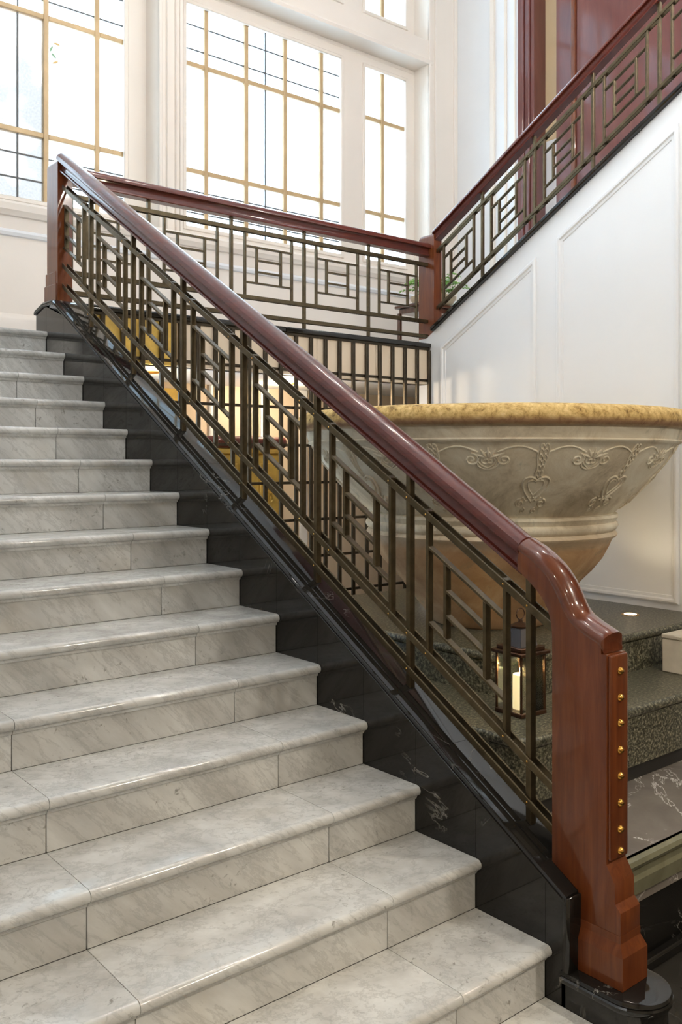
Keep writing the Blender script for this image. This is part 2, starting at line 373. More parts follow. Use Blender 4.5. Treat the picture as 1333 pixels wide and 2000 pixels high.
# ---- windows: frame, glass panes, wooden muntins, lead lines
def window(idx, x0, x1, z0, z1, vs_, hs_, leads_v, leads_h, fr, label):
    """x0..x1 z0..z1 glass; fr = (left,right,bottom,top) frame limits"""
    fl, frr, fb, ft = fr
    t = struct('window_%d' % idx, boxes([(fl, x0, YR - .055, YR + .05, fb, ft), (x1, frr, YR - .055, YR + .05, fb, ft),
                (x0, x1, YR - .055, YR + .05, z1, ft), (x0, x1, YR - .055, YR + .05, fb, z0)], 'cream_paint'), label)
    for (a, b_, c, d) in ((x0 - .03, x0 + .012, z0 - .03, z1 + .03), (x1 - .012, x1 + .03, z0 - .03, z1 + .03),
                          (x0, x1, z1 - .012, z1 + .03), (x0, x1, z0 - .03, z0 + .012)):
        obj('glazing_bead', box(a, b_, YR - .068, YR - .03, c, d, 'cream_paint', .008), t)
    mw = .0225
    for v in vs_: obj('muntin', box(v - mw, v + mw, YR - .03, YR + .03, z0, z1, 'gold_muntin', .004), t)
    xs = [x0] + list(vs_) + [x1]
    for h in hs_:
        for a, b_ in zip(xs[:-1], xs[1:]):
            obj('muntin', box(a + (mw if a != x0 else 0), b_ - (mw if b_ != x1 else 0), YR - .028, YR + .028, h - mw, h + mw, 'gold_muntin', .004), t)
    zs = [z0] + sorted(hs_) + [z1]
    for a, b_ in zip(xs[:-1], xs[1:]):
        for c, d in zip(zs[:-1], zs[1:]):
            obj('pane', box(a + .002, b_ - .002, YR - .003, YR + .003, c + .002, d - .002, 'obscure_glass' if idx == 1 and abs(a - .302) < .01 and d < 5.6 else 'window_glass'), t)
    for v in leads_v: obj('lead_line', box(v - .006, v + .006, YR - .009, YR + .009, z0, z1, 'lead'), t)
    for h in leads_h: obj('lead_line', box(x0, x1, YR - .008, YR + .008, h - .006, h + .006, 'lead'), t)
    return t
HS = (4.465, 5.50); LH = (4.062, 4.273, 5.653, 5.889)
window(1, -.435, 1.515, 3.87, 6.07, (-.18, .302, .786, 1.259), HS, (.544, .061), LH, (-.60, BAYL[1], ZS, ZT), 'large gold-barred window left of the pier, above the lower flight')
def motif(t, cx, cz, n):
    for i in range(n):
        a = .5 + i * 1.9; c = (cx + .03 * math.cos(a * 2), cz + .055 * (i - n / 2))
        poly = [(c[0] + .030 * math.sin(q) * math.cos(a) - .011 * math.cos(q) * math.sin(a), c[1] + .030 * math.sin(q) * math.sin(a) + .011 * math.cos(q) * math.cos(a)) for q in [j * math.pi / 5 for j in range(10)]]
        obj('painted_leaf', prism(poly, YR - .007, YR - .0032, 'y', 'painted_green' if i % 3 else 'painted_amber'), t)
motif(bpy.data.objects['window_1'], .86, 5.25, 4)
window(2, 2.144, 4.099, 3.90, 6.07, (2.399, 2.871, 3.357, 3.844), HS, (3.115,), LH, (BAYR[0], 4.265, ZS, ZT), 'wide gold-barred window behind the landing railing')
window(3, 4.432, 5.075, 3.90, 6.08, (4.735,), (4.46, 5.526), (), (), (4.265, BAYR[1], ZS, ZT), 'narrow two-light window near the corner of the landing')
window(4, -1.37, -.73, 3.90, 6.08, (-1.03,), (4.46, 5.526), (), (), (BAYL[0], -.60, ZS, ZT), 'narrow window at the far left of the landing')
window(5, 2.144, 4.099, 6.70, 8.0, (2.399, 2.871, 3.357, 3.844), (7.4,), (), (), (BAYR[0], 4.265, ZB, ZU), 'upper transom window over the wide window')
window(6, 4.432, 5.075, 6.70, 8.0, (4.735,), (7.4,), (), (), (4.265, BAYR[1], ZB, ZU), 'small upper transom window over the narrow window')
window(7, -.435, 1.515, 6.70, 8.0, (-.18, .302, .786, 1.259), (7.4,), (), (), (BAYL[0], BAYL[1], ZB, ZU), 'upper transom window over the left window')

# ---- right side wall of the upper flight: white plaster, door casing, mahogany panelling
wr = struct('wall_right', boxes([(XR, XR + .2, 4.756, YF, LAND - .2, 8.5), (XR + .2, XR + .3, -.3, 4.756, ZF, 8.5), (XR, XR + .3, 4.756, YF, ZF, LAND - .2)], 'white_paint'), 'white plaster wall with mahogany panelling beside the upper flight')
for y0, y1, dx in ((5.10, 5.165, .03), (4.93, 4.965, .02), (4.80, 4.83, .015)):
    obj('pilaster_moulding', box(XR - dx, XR + .01, y0, y1, LAND, 8.4, 'cream_paint', .006), wr)
obj('casing_board', box(XR - .03, XR + .2, 4.53, 4.756, LAND, 8.4, 'mahogany_wall', .004), wr)
for yy in (4.66, 4.58): obj('casing_bead', box(XR - .05, XR - .028, yy, yy + .035, LAND, 8.4, 'mahogany_wall', .008), wr)
obj('recess_panel', box(XR + .17, XR + .199, 4.257, 4.53, 5.155, 8.4, 'tan_wall'), wr)
obj('recess_panel', box(XR + .17, XR + .199, 4.257, 4.53, LAND, 5.155, 'white_paint'), wr)  # white paint stands in for the bright room beyond the doorway
for y0, y1 in ((4.055, 4.257), (2.75, 4.0), (1.45, 2.70), (.15, 1.40)):
    obj('wood_panel', box(XR, XR + .2, y0, y1, LAND, 8.4, 'mahogany_wall', .003), wr)
for y0, y1 in ((4.0, 4.055), (2.70, 2.75), (1.40, 1.45)):
    obj('wood_stile', box(XR - .03, XR + .2, y0, y1, LAND, 8.4, 'mahogany', .012), wr)

# ---- white wall below the upper flight with panel mouldings
wm = struct('wall_middle', prism([(4.09, 0), (4.09, LW(4.0)), (4.0, LW(4.0)), (.0, LW(0)), (.0, 0)], XW, XW + .17, 'x', 'white_paint'), 'white panelled wall below the upper flight')
def frame(poly, width, depth, name='panel_moulding'):
    """moulding strip following a closed (y,z) polygon on the wall face x = XW"""
    n = len(poly); P = [Vector(p) for p in poly]
    cen = sum(P, Vector((0, 0))) / n
    def off(d):
        out = []
        for i in range(n):
            a, b_, c = P[i - 1], P[i], P[(i + 1) % n]
            n1 = Vector((-(b_ - a).y, (b_ - a).x)).normalized(); n2 = Vector((-(c - b_).y, (c - b_).x)).normalized()
            if n1.dot(cen - b_) < 0: n1 = -n1
            if n2.dot(cen - b_) < 0: n2 = -n2
            m_ = (n1 + n2); m_ = m_ / (m_.dot(n1)); out.append(b_ + m_ * d)
        return out
    prof = [(0, .003), (0, -depth * .6), (width * .22, -depth), (width * .45, -depth * .9), (width * .6, -depth * .4), (width * .9, -depth * .3), (width, .003)]
    loops = [off(d) for d, _ in prof]
    v = [(XW + dx, p.x, p.y) for (d, dx), l in zip(prof, loops) for p in l]; f = []
    m_ = len(prof)
    for k in range(m_):
        k2 = (k + 1) % m_
        for i in range(n):
            j = (i + 1) % n; f.append((k * n + i, k * n + j, k2 * n + j, k2 * n + i))
    return obj(name, mesh(name, v, f, 'white_paint', 35), wm)
PZ = .66
frame([(3.816, PZ), (3.816, 2.636), (2.775, 3.242), (2.775, PZ)], .06, .022)
frame([(2.576, PZ), (2.576, 3.352), (1.558, 3.945), (1.558, PZ)], .06, .022)
frame([(1.36, PZ), (1.36, 4.06), (.34, 4.655), (.34, PZ)], .06, .022)

# ---- space under the landing
struct('wall_under', boxes([(.2, XR, 5.2, 5.35, -.1, LAND - .15)], 'warm_wall'), 'beige wall behind the iron grille under the landing')
for xx in (1.35, 1.95, 2.5, 2.95):
    tag(obj('trim_3', box(xx, xx + .09, 5.17, 5.2, 0, LAND - .16, 'white_paint', .008)), 'pale pilaster strip on the wall behind the grille', kind='structure')

# ================================================================== LOWER FLIGHT
st = thing('marble_staircase', 'broad white veined marble stair rising to the landing', 'staircase', (0, 0, ZF))
def sub(name, me, parent):                       # part whose mesh is in world coordinates
    o = obj(name, me, parent); o.location = tuple(-c for c in parent.location); return o
NOSE, TT = .027, .036
JOINTS = [XL + .002, -1.23, -.395, -.001]
def tread_poly(y0, y1, z):
    r = TT / 2; p = [(y1, z), (y1, z - TT)]
    p += [(y0 + .022, z - TT - .012), (y0 + .018, z - TT - .003)]
    for a in range(0, 9):
        an = -math.pi / 2 - math.pi * a / 8
        p.append((y0 + r + r * math.cos(an), z - r + r * math.sin(an)))
    return p
for k in range(-3, 15):
    y, z = k * RUN, k * RISE
    shift = 0
    js = JOINTS if k != 0 else JOINTS
    for a, b_ in zip(js[:-1], js[1:]):
        sub('riser_slab', box(a + .0012, b_ - .0012, y, y + .03, z, z + RISE - TT, 'carrara_marble', .0015), st)
        y1 = y + RUN if k < 14 else YF - .03
        sub('tread_slab', prism(tread_poly(y - NOSE, y1 - .001, z + RISE), a + .0009, b_ - .0009, 'x', 'carrara_marble', smooth=40), st)
core = [(-3 * RUN + .03, ZF)]
for k in range(-3, 15): core += [(k * RUN + .03, (k + 1) * RISE - TT - .004), ((k + 1) * RUN + .03 if k < 14 else 4.15, (k + 1) * RISE - TT - .004)]
core += [(4.15, ZF)]
sub('stair_core', prism(core, XL + .004, -.004, 'x', 'grout'), st)

# ---- black marble stringer of the lower flight
sg = thing('black_stringer', 'polished black marble stringer with sloping cap beside the lower flight', 'stringer', (.1, 0, 0))
CAPT = .032
def cap(y): return CA + CB * y
edges = [-.075] + [k * RUN for k in range(0, 15)] + [4.15]
for i, (a, b_) in enumerate(zip(edges[:-1], edges[1:])):
    zb = max(ZF, (i - 2) * RISE)
    if i == len(edges) - 2:
        poly = [(a, zb), (b_, zb), (b_, 2.62), (4.10, 2.655), (3.94, 2.665), (a, min(cap(a) - CAPT, 2.66))] if a < 3.94 else [(a, zb), (b_, zb), (b_, 2.60), (4.12, 2.635), (a, 2.64)]
    else: poly = [(a, zb), (b_, zb), (b_, min(cap(b_) - CAPT, 2.635)), (a, min(cap(a) - CAPT, 2.635))]
    poly = [(u + (.0007 if abs(u - a) < 1e-6 else 0) - (.0007 if abs(u - b_) < 1e-6 else 0), v) for u, v in poly]
    sub('skirt_panel', prism(poly, 0, .02, 'x', 'black_marble'), sg)
sub('stringer_core', prism([(-.074, ZF), (4.149, ZF), (4.149, 2.58), (3.8, 2.58), (-.074, cap(-.074) - CAPT - .002)], .021, .2, 'x', 'core_dark'), sg)
capprof = [(-.006, -CAPT), (-.013, -.026), (-.013, -.019), (-.008, -.016), (-.012, -.011), (-.008, -.002), (.002, 0), (.198, 0), (.208, -.002), (.213, -.012), (.213, -.026), (.206, -CAPT)]
def shear(prof, y0, y1, zf, mat, smooth=30, n=1):
    return loft([[(x, y, zf(y) + h) for x, h in prof] for y in [y0 + (y1 - y0) * i / n for i in range(n + 1)]], mat, smooth=smooth)
capy = [-.084, .45, 1.27, 2.10, 2.42, 3.05, 3.80]
for a, b_ in zip(capy[:-1], capy[1:]): sub('cap_slab', shear(capprof, a + .0006, b_ - .0006, cap, 'black_marble'), sg)
def captop(y): return cap(y) if y < 3.87 else 2.668 if y < 4.02 else 2.668 - (y - 4.02) * .25
capys = [3.8006, 3.84, 3.87, 3.95, 4.02, 4.16]
sub('cap_slab', loft([[(x, y, captop(y) + h) for x, h in capprof] for y in capys], 'black_marble', smooth=30), sg)
# drop of the cap to the rounded plinth
sub('cap_drop', prism([(-.012, -.086), (-.012, -.07), (.212, -.07), (.212, -.086), (.205, -.094), (-.005, -.094)], .11, cap(-.08) - .006, 'z', 'black_marble', bev=.002), sg)
def stadium(o, n=20):
    c, r = -.24, .1 + o
    p = [(-o, -.06), (.2 + o, -.06)] + [(.1 + r * math.cos(a), c + r * math.sin(a)) for a in [-math.pi * i / n for i in range(n + 1)]]
    return p
def stad_loft(lv): return loft([[(x, y, z) for x, y in stadium(o)] for o, z in lv], 'black_marble', smooth=35)
sub('plinth_body', stad_loft([(0, ZF), (0, .072)]), sg)
sub('plinth_cap', stad_loft([(-.004, .070), (.008, .074), (.013, .082), (.013, .09), (.008, .094), (.010, .10), (.006, .108), (-.004, .110)]), sg)

# ================================================================== RAILINGS
PAT = dict(low=.068, mid=.20, h4=.315, h3=.402, h2=.49, h1=.588, top=.705, hand=.80)
CACHE = {}
class Rail:
    def __init__(s, root, o, d, nrm, slope, base, mat='bronze'):
        s.root, s.o, s.d, s.n, s.sl, s.b, s.mat = root, Vector(o), Vector(d), Vector(nrm), slope, base, mat
        s.rl = Vector(root.location)
    def pt(s, t, l, h): return s.o + s.d * t + s.n * l + Vector((0, 0, s.b + s.sl * t + h))
    def bar(s, name, t0, t1, l0, l1, h0, h1, bev=.0016):
        key = (round(t1 - t0, 4), round(l0, 4), round(l1, 4), round(h1 - h0, 4), s.sl, tuple(s.d), s.mat)
        tc, hc = (t0 + t1) / 2, (h0 + h1) / 2
        if key not in CACHE:
            dt, dh = (t1 - t0) / 2, (h1 - h0) / 2
            v = [s.d * t + s.n * l + Vector((0, 0, s.sl * t + h)) for t in (-dt, dt) for l in (l0, l1) for h in (-dh, dh)]
            me = mesh(name, v, BOXF, s.mat)
            bm = bmesh.new(); bm.from_mesh(me)
            bmesh.ops.bevel(bm, geom=bm.edges[:], offset=bev, segments=1, affect='EDGES'); bm.to_mesh(me); bm.free()
            CACHE[key] = me
        o = obj(name, CACHE[key], s.root); o.location = s.pt(tc, 0, hc) - s.rl; return o
    def rails(s, t0, t1):
        for h in (PAT['low'], PAT['mid'], PAT['top']):
            for l in (-1, 1):
                a, b_ = sorted((l * .0135, l * .0205)); s.bar('rail_bar', t0, t1, a, b_, h - .015, h + .015)
    def post(s, t, h1=None): s.bar('post', t - .011, t + .011, -.0135, .0135, 0, h1 or PAT['hand'] + .004)
    def bay(s, t0, sp, lo=-1e9, hi=1e9):
        A, B, C, D = (t0 + sp * q for q in (.178, .335, .665, .822))
        w = .0075
        def V(t, h0, h1):
            if lo < t - w and t + w < hi: s.bar('picket', t - w, t + w, -.0135, .0135, h0, h1)
        def H(a, b_, h):
            a, b_ = max(a, lo), min(b_, hi)
            if b_ - a > .02: s.bar('crossbar', a, b_, -.0135, .0135, h - .0065, h + .0065)
        V(A, PAT['mid'] - .016, PAT['top'] + .016); V(D, PAT['mid'] - .016, PAT['top'] + .016)
        V(B, PAT['h4'] + .0065, PAT['h1'] - .0065); V(C, PAT['h4'] + .0065, PAT['h1'] - .0065)
        H(A + w, D - w, PAT['h1']); H(A + w, D - w, PAT['h4'])
        H(B + w, C - w, PAT['h2']); H(B + w, C - w, PAT['h3'])
        return A, D
    def rivets(s, ts, side=-1):
        v, f = [], []
        for t, h in ts:
            c = s.pt(t, side * .0215, h) - s.rl
            for q in range(6):
                an = q * math.pi / 3
                v.append(c + s.d * (.004 * math.cos(an)) + Vector((0, 0, .004 * math.sin(an))))
            v.append(c + s.n * (side * .0025)); n0 = len(v) - 7
            f += [(n0 + q, n0 + (q + 1) % 6, n0 + 6) for q in range(6)]
        o = obj('rivet_row', mesh('rivet_row', v, f, 'brass'), s.root); o['kind'] = 'stuff'
# hand rail section: (across, height above cap), moulded sides and rounded crown
def hand_section(s=1.0):
    R_ = [(.022, .800), (.037, .800), (.0395, .806), (.037, .813), (.024, .8165), (.021, .830), (.021, .850), (.024, .862), (.030, .868), (.0505, .868), (.0535, .871), (.0535, .881), (.0515, .888), (.047, .899), (.036, .909), (.020, .916), (.0, .919)]
    return [(-x, h) for x, h in R_[::1]][::1] + [(x, h) for x, h in R_[-2::-1]]
HSEC = hand_section()

# ---- lower flight railing
r1 = thing('stair_railing', 'mahogany and bronze railing of the lower flight with a brass-studded newel', 'railing', (.1, 1.9, 1.5))
R1 = Rail(r1, (.1, 0, 0), (0, 1, 0), (1, 0, 0), CB, CA)
P0, SP = .136, .5633
posts = [P0 + SP * k for k in range(7)]
riv = []
for i, t in enumerate(posts):
    R1.post(t)
    a, d = R1.bay(t, SP, hi=3.914)
    for q in (t, a, d):
        if q < 3.9:
            riv += [(q, PAT['top']), (q, PAT['mid'])]
    riv.append((t, PAT['low']))
R1.rails(.013, 3.915); R1.rivets(riv)
sub('handrail', shear([(.1 + x, h) for x, h in HSEC], .146, 3.935, cap, 'mahogany_rail', smooth=22, n=1), r1)

# ---- newel posts
def newel_top_curve():
    e = [(.146, 1.3635), (.083, 1.333), (.035, 1.296), (.005, 1.262), (-.018, 1.225), (-.037, 1.186), (-.066, 1.151), (-.113, 1.127), (-.155, 1.110), (-.165, 1.104)]
    return e
def smooth_path(p, it=2):
    for _ in range(it):
        q = [p[0]]
        for a, b_ in zip(p[:-1], p[1:]):
            q += [(a[0] * .75 + b_[0] * .25, a[1] * .75 + b_[1] * .25), (a[0] * .25 + b_[0] * .75, a[1] * .25 + b_[1] * .75)]
        q.append(p[-1]); p = q
    return p
edge = smooth_path(newel_top_curve(), 2)
back = smooth_path([(.150, 1.292), (.102, 1.257), (.062, 1.224), (.035, 1.188), (.022, 1.157), (.015, 1.125), (.013, 1.09)], 1)
shaft = [(-.183, 1.070), (-.165, 1.070)] + edge[::-1][:-1] + [(.150, 1.3655)] + back + [(.013, cap(.013) + .001), (-.0835, cap(-.0835) + .001), (-.0835, .25), (-.231, .25),
         (-.231, .326), (-.213, .346), (-.211, .404), (-.190, .440), (-.183, .452)]
nw = sub('newel_post', prism(shaft, .05, .15, 'x', 'mahogany', bev=.0022, seg=2), r1)
nwl = Vector(nw.location) + Vector(r1.location)
def subsub(name, me, par, world_par_loc=(0, 0, 0)):
    return obj(name, me, par)                       # parent mesh already lives in world coordinates
subsub('newel_front_strip', prism([(-.194, .462), (-.180, .462), (-.180, 1.068), (-.194, 1.068)], .057, .147, 'x', 'mahogany', bev=.006, seg=3), nw)
base_rings = [(.036, .164, -.247, -.076, .111), (.036, .164, -.247, -.076, .205), (.049, .151, -.232, -.084, .238), (.049, .151, -.232, -.084, .26)]
subsub('newel_base', loft([[(a, c, z), (b_, c, z), (b_, d, z), (a, d, z)] for a, b_, c, d, z in base_rings], 'mahogany', smooth=20), nw)
crown = []
for (x, h) in [(-.050, -.010), (-.0535, -.002), (-.052, .006), (-.046, .016), (-.034, .025), (-.018, .031), (0, .033), (.018, .031), (.034, .025), (.046, .016), (.052, .006), (.0535, -.002), (.050, -.010)]:
    crown.append((x, h))
rings = []
for i, (y, z) in enumerate(edge):
    a = edge[max(i - 1, 0)]; b_ = edge[min(i + 1, len(edge) - 1)]
    t = Vector((b_[0] - a[0], b_[1] - a[1])).normalized(); nn = Vector((-t.y, t.x))
    if nn.y < 0: nn = -nn
    rings.append([(.1 + x, y + nn.x * h, z + nn.y * h) for x, h in crown])
rings.append([(.1 + x * .93, -.170 - .002, 1.072 + max(0, h + .01) * .78) for x, h in crown])
subsub('gooseneck_handrail', loft(rings, 'mahogany_gloss', smooth=40), nw)
for zz in (1.019, .940, .864, .784, .707, .627, .548, .472 + .012):
    o = subsub('brass_stud', lathe([(.0005, .0120), (.0045, .0112), (.009, .0075), (.012, .0022), (.0124, 0)], 14, 'brass', 60), nw)
    o.location = (.104, -.194, zz); o.rotation_euler = (math.pi / 2, 0, 0)
def corner_newel(root, x0, x1, y0, y1, z0, z1, foot=True):
    prof = [(0, 0, z0), (0, 0, z1 - .04), (.004, .006, z1 - .02), (.010, .016, z1 - .006), (.022, .034, z1)]
    rr = [[(x0 + i, y0 + j, z), (x1 - i, y0 + j, z), (x1 - i, y1 - j, z), (x0 + i, y1 - j, z)] for i, j, z in prof]
    n_ = sub('newel_post', loft(rr, 'mahogany', smooth=30), root)
    if foot:
        obj('newel_foot', box(x0 - .004, x1 + .004, y0 + .02, y1 + .02, z0, z0 + .20, 'mahogany', .006), n_)
        obj('newel_foot', box(x0 - .007, x1 + .007, y0 + .01, y1 + .035, z0, z0 + .12, 'mahogany', .006), n_)
    return n_
corner_newel(r1, .05, .149, 3.914, 4.089, 2.67, 3.60)
# ---- landing railing
r2 = thing('stair_railing', 'level mahogany and bronze railing along the landing edge in front of the windows', 'railing', (1.8, 4.0, 2.68))
R2 = Rail(r2, (0, 4.0, 0), (1, 0, 0), (0, 1, 0), 0.0, 2.680)
for t in (.740, 1.422, 2.105, 2.785): R2.post(t)
for t in (.058, .740, 1.422, 2.105, 2.787): R2.bay(t, .682, lo=.15, hi=3.476)
R2.rails(.15, 3.478)
sub('handrail', loft([[(x, 4.0 + a, 2.66 + h) for a, h in HSEC] for x in (.149, 3.478)], 'mahogany_rail_cross', smooth=30), r2)
# ---- upper flight railing
r3 = thing('stair_railing', 'mahogany and bronze railing climbing above the white panelled wall', 'railing', (3.526, 2.2, 3.8))
R3 = Rail(r3, (3.526, 0, 0), (0, -1, 0), (1, 0, 0), .582, LW(0) + .012)
for k in range(0, 7):
    t = -3.385 + .548 * k
    if t < .05: R3.post(t)
for k in range(-1, 6): R3.bay(-3.385 + .548 * k, .548, lo=-3.909, hi=-.02)
R3.rails(-3.909, -.02)
sub('handrail', shear([(3.526 + x, h + .012) for x, h in HSEC], .02, 3.93, LW, 'mahogany_rail'), r3)
corner_newel(r3, 3.477, 3.575, 3.91, 4.10, 2.645, 3.655, foot=False)

# ---- upper flight stringer cap and steps
s2 = thing('stone_coping', 'thin black marble coping on top of the white panelled wall', 'coping', (3.52, 2, 3.8))
uc = [(3.432, 0.0), (3.424, .008), (3.424, .03), (3.432, .038), (3.60, .038), (3.645, .03), (3.645, 0)]
for a, b_ in ((.02, 1.3), (1.3, 2.6), (2.6, 3.905)): sub('cap_slab', shear(uc, a + .0006, b_ - .0006, LW, 'black_marble'), s2)
s3 = thing('upper_staircase', 'upper marble flight hidden behind the white panelled wall', 'staircase', (4.6, 3.9, LAND))
for k in range(13):
    y, z = 3.976 - k * RUN, LAND + k * RISE
    sub('riser_slab', box(3.65, XR - .002, y - .03, y, z - .02, z + RISE - TT, 'carrara_marble'), s3)
    sub('tread_slab', prism([(-u, v) for u, v in tread_poly(-(y + NOSE), -(y - RUN + .001), z + RISE)], 3.65, XR - .002, 'x', 'carrara_marble', smooth=40), s3)
sc_ = [(3.945, LAND - .02)]
for k in range(13): sc_ += [(3.945 - k * RUN, LAND + (k + 1) * RISE - TT - .004), (3.945 - (k + 1) * RUN, LAND + (k + 1) * RISE - TT - .004)]
sc_ += [(3.945 - 13 * RUN, LAND + 11 * RISE), (3.945 - .4, LAND - .02)]
sub('stair_core', prism(sc_, 3.66, XR - .01, 'x', 'grout'), s3)

# ---- landing kerb along the well
kb = thing('landing_kerb', 'narrow black marble kerb under the landing railing', 'kerb', (1.8, 4.0, 2.5))
sub('kerb_slab', box(.214, 1.88, 3.93, 4.09, 2.640, 2.680, 'black_marble', .008, seg=2), kb)
sub('kerb_slab', box(1.882, 3.468, 3.93, 4.09, 2.640, 2.680, 'black_marble', .008, seg=2), kb)
sub('kerb_fascia', box(.214, .94, 3.957, 4.085, LAND - .16, 2.640, 'gold_leaf'), kb)
for i in range(4): sub('kerb_fascia', box(.942 + .6315 * i, .942 + .6315 * (i + 1) - .004, 3.957, 4.085, LAND - .16, 2.640, 'warm_wall', .003), kb)
sub('kerb_bead', box(.214, 3.468, 3.948, 3.956, 2.618, 2.640, 'dark_iron', .002), kb)

# ================================================================== GRILLE UNDER THE LANDING
gr = thing('iron_grille', 'dark bronze grille of upright bars filling the opening under the landing', 'grille', (1.8, 3.94, 0))
me = box(-.015, .015, -.011, .011, 0, 2.615, 'dark_iron', .002, 'grille_bar')
x = 3.448
while x > .24:
    o = obj('grille_bar', me, gr); o.location = (x - 1.8, .0, .002); x -= .1465
for i in range(8):
    z = 2.35 - .2935 * i
    obj('grille_crossbar', box(.215 - 1.8, 3.466 - 1.8, .012, .022, z - .011, z + .011, 'dark_iron', .002), gr)

# ================================================================== THINGS UNDER THE LANDING
sb = thing('gilded_sideboard', 'gilded carved sideboard with a rounded reddish brown top behind the grille', 'sideboard', (1.87, 4.75, 0))
obj('body', box(-.42, .42, -.16, .16, 0, 1.70, 'gold_leaf', .01), sb)
obj('top', box(-.47, .47, -.22, .2, 1.745, 1.845, 'mahogany_rail', .04, seg=4), sb)
obj('cornice', box(-.45, .45, -.19, .18, 1.70, 1.745, 'gold_leaf', .012, seg=2), sb)
for i in range(4):
    xc = -.30 + .20 * i
    d = obj('door_panel', box(xc - .09, xc + .09, -.176, -.158, .1, 1.62, 'gold_leaf', .008), sb)
    for zc in (.35, .85, 1.35):
        v, f = [], []
        for s_ in (-1, 1):
            pts = [Vector((xc + s_ * (.015 + (.06 - .05 * q / 22) * math.cos(q * .42) * .8), -.178, zc + (.1 - .075 * q / 22) * math.sin(q * .42))) for q in range(22)]
            tube_into(v, f, pts, .009, 5)
        obj('carving', mesh('carving', v, f, 'gold_leaf', 40), d)
gs = thing('gold_screen', 'plain gold leaf screen standing against the wall behind the grille', 'screen', (1.14, 5.05, 0))
for i in range(3): obj('screen_leaf', box(-.43 + .288 * i, -.43 + .285 * (i + 1), -.012 + (.02 if i % 2 else 0), .012 + (.02 if i % 2 else 0), .02, 2.25, 'gold_leaf', .003), gs)
lamp(1.0, 4.45, 2.15, 5, .05, (1.0, .66, .22))
lamp(2.4, 4.6, 2.2, 20, .06, (1.0, .80, .55))
for xx, yy in ((1.0, 4.45), (2.4, 4.6)):
    dl = thing('ceiling_downlight', 'small round downlight under the landing %s' % ('above the gold screen' if xx < 2 else 'above the beige wall'), 'light', (xx, yy, LAND - .16), 'downlights under the landing')
    obj('ring', lathe([(.05, -.012), (.062, -.008), (.062, 0), (.05, 0)], 24, 'brass'), dl)
    obj('bulb', lathe([(.001, -.006), (.045, -.006), (.045, -.001), (.001, -.001)], 24, 'bulb'), dl)

# ================================================================== BOWL PLINTH
Z1, Z2 = .615, .385
pl = thing('granite_plinth', 'two-stepped speckled dark granite plinth carrying the bowl', 'plinth', (2.4, 2.2, 0))
def rounded_rect(x0, x1, y0, y1, r, n=8):
    p = []
    for cx, cy, a0 in ((x1 - .02, y0 + .02, -90), (x1 - .02, y1 - .02, 0), (x0 + .02, y1 - .02, 90), (x0 + r, y0 + r, 180)):
        rr = r if a0 == 180 else .02
        p += [(cx + rr * math.cos(math.radians(a0 + 90 * i / n)), cy + rr * math.sin(math.radians(a0 + 90 * i / n))) for i in range(n + 1)]
    return p
def slab(x0, x1, y0, y1, r, z0, z1, mat, nose=.022):
    def ring(o, z): return [(x, y, z) for x, y in rounded_rect(x0 - o, x1, y0 - o, y1, r + o)]
    lv = [(-.02, z0), (-.02, z1 - .055), (-.016, z1 - .05)] + [(-nose + nose * math.cos(math.radians(a)) - 0, z1 - .024 + .024 * math.sin(math.radians(a))) for a in (-90, -60, -30, 0, 30, 60, 90)]
    return loft([ring(o, z) for o, z in lv], mat, smooth=35)
sub('upper_step', slab(1.43, XW - .001, 1.30, 3.55, .10, Z2 - .002, Z1, 'granite'), pl)
sub('lower_step', slab(.95, XW - .001, .85, 3.75, .14, .085, Z2, 'granite'), pl)
sub('base_course', loft([[(x, y, z) for x, y in rounded_rect(1.0, XW - .002, .90, 3.72, .12)] for z in (0, .086)], 'core_dark', smooth=35), pl)

# recessed uplights in the plinth
UPL = [(3.097, 1.698, 'shining on the wall right of the bowl'), (3.15, 2.95, 'hidden behind the bowl beside the wall'), (1.72, 3.05, 'at the back left of the bowl')]
for x, y, wh in UPL:
    u = thing('recessed_uplight', 'round lit uplight in the granite plinth ' + wh, 'light', (x, y, Z1), 'uplights in the plinth')
    obj('ring', lathe([(.040, 0), (.040, .003), (.056, .003), (.060, 0)], 28, 'brass'), u)
    obj('lens', lathe([(.001, .0005), (.040, .0005), (.040, .0025), (.001, .0025)], 28, 'bulb'), u)
    lamp(x, y, Z1 + .03, 5, .03, (1.0, .85, .60), spot=120, aim=(0, 0, 1))

# ================================================================== THE BOWL
BC = (2.215, 2.165)
bw = thing('stone_bowl', 'huge weathered stone bowl with a golden mottled rim and carved scrolls', 'bowl', (BC[0], BC[1], Z1))
bprof = [(.36, 0), (.375, .012), (.40, .05), (.455, .12), (.52, .20), (.58, .283), (.645, .349), (.705, .425), (.745, .500), (.765, .548),
         (.785, .560), (.795, .575), (.785, .592), (.775, .598), (.790, .610), (.800, .630), (.795, .648), (.782, .655), (.790, .668), (.802, .685), (.797, .702), (.775, .708),
         (.800, .730), (.86, .775), (.985, .905), (1.075, 1.01), (1.125, 1.085), (1.150, 1.125),
         (1.165, 1.130), (1.172, 1.142), (1.165, 1.150), (1.172, 1.165), (1.182, 1.195), (1.186, 1.207), (1.20, 1.212), (1.225, 1.222), (1.240, 1.245), (1.243, 1.272), (1.232, 1.300), (1.205, 1.322), (1.16, 1.330), (1.10, 1.322), (1.07, 1.30),
         (1.0, 1.10), (.85, .86), (.6, .52), (.3, .32), (.02, .28)]
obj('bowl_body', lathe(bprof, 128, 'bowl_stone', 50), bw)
rp = bprof[22:28]
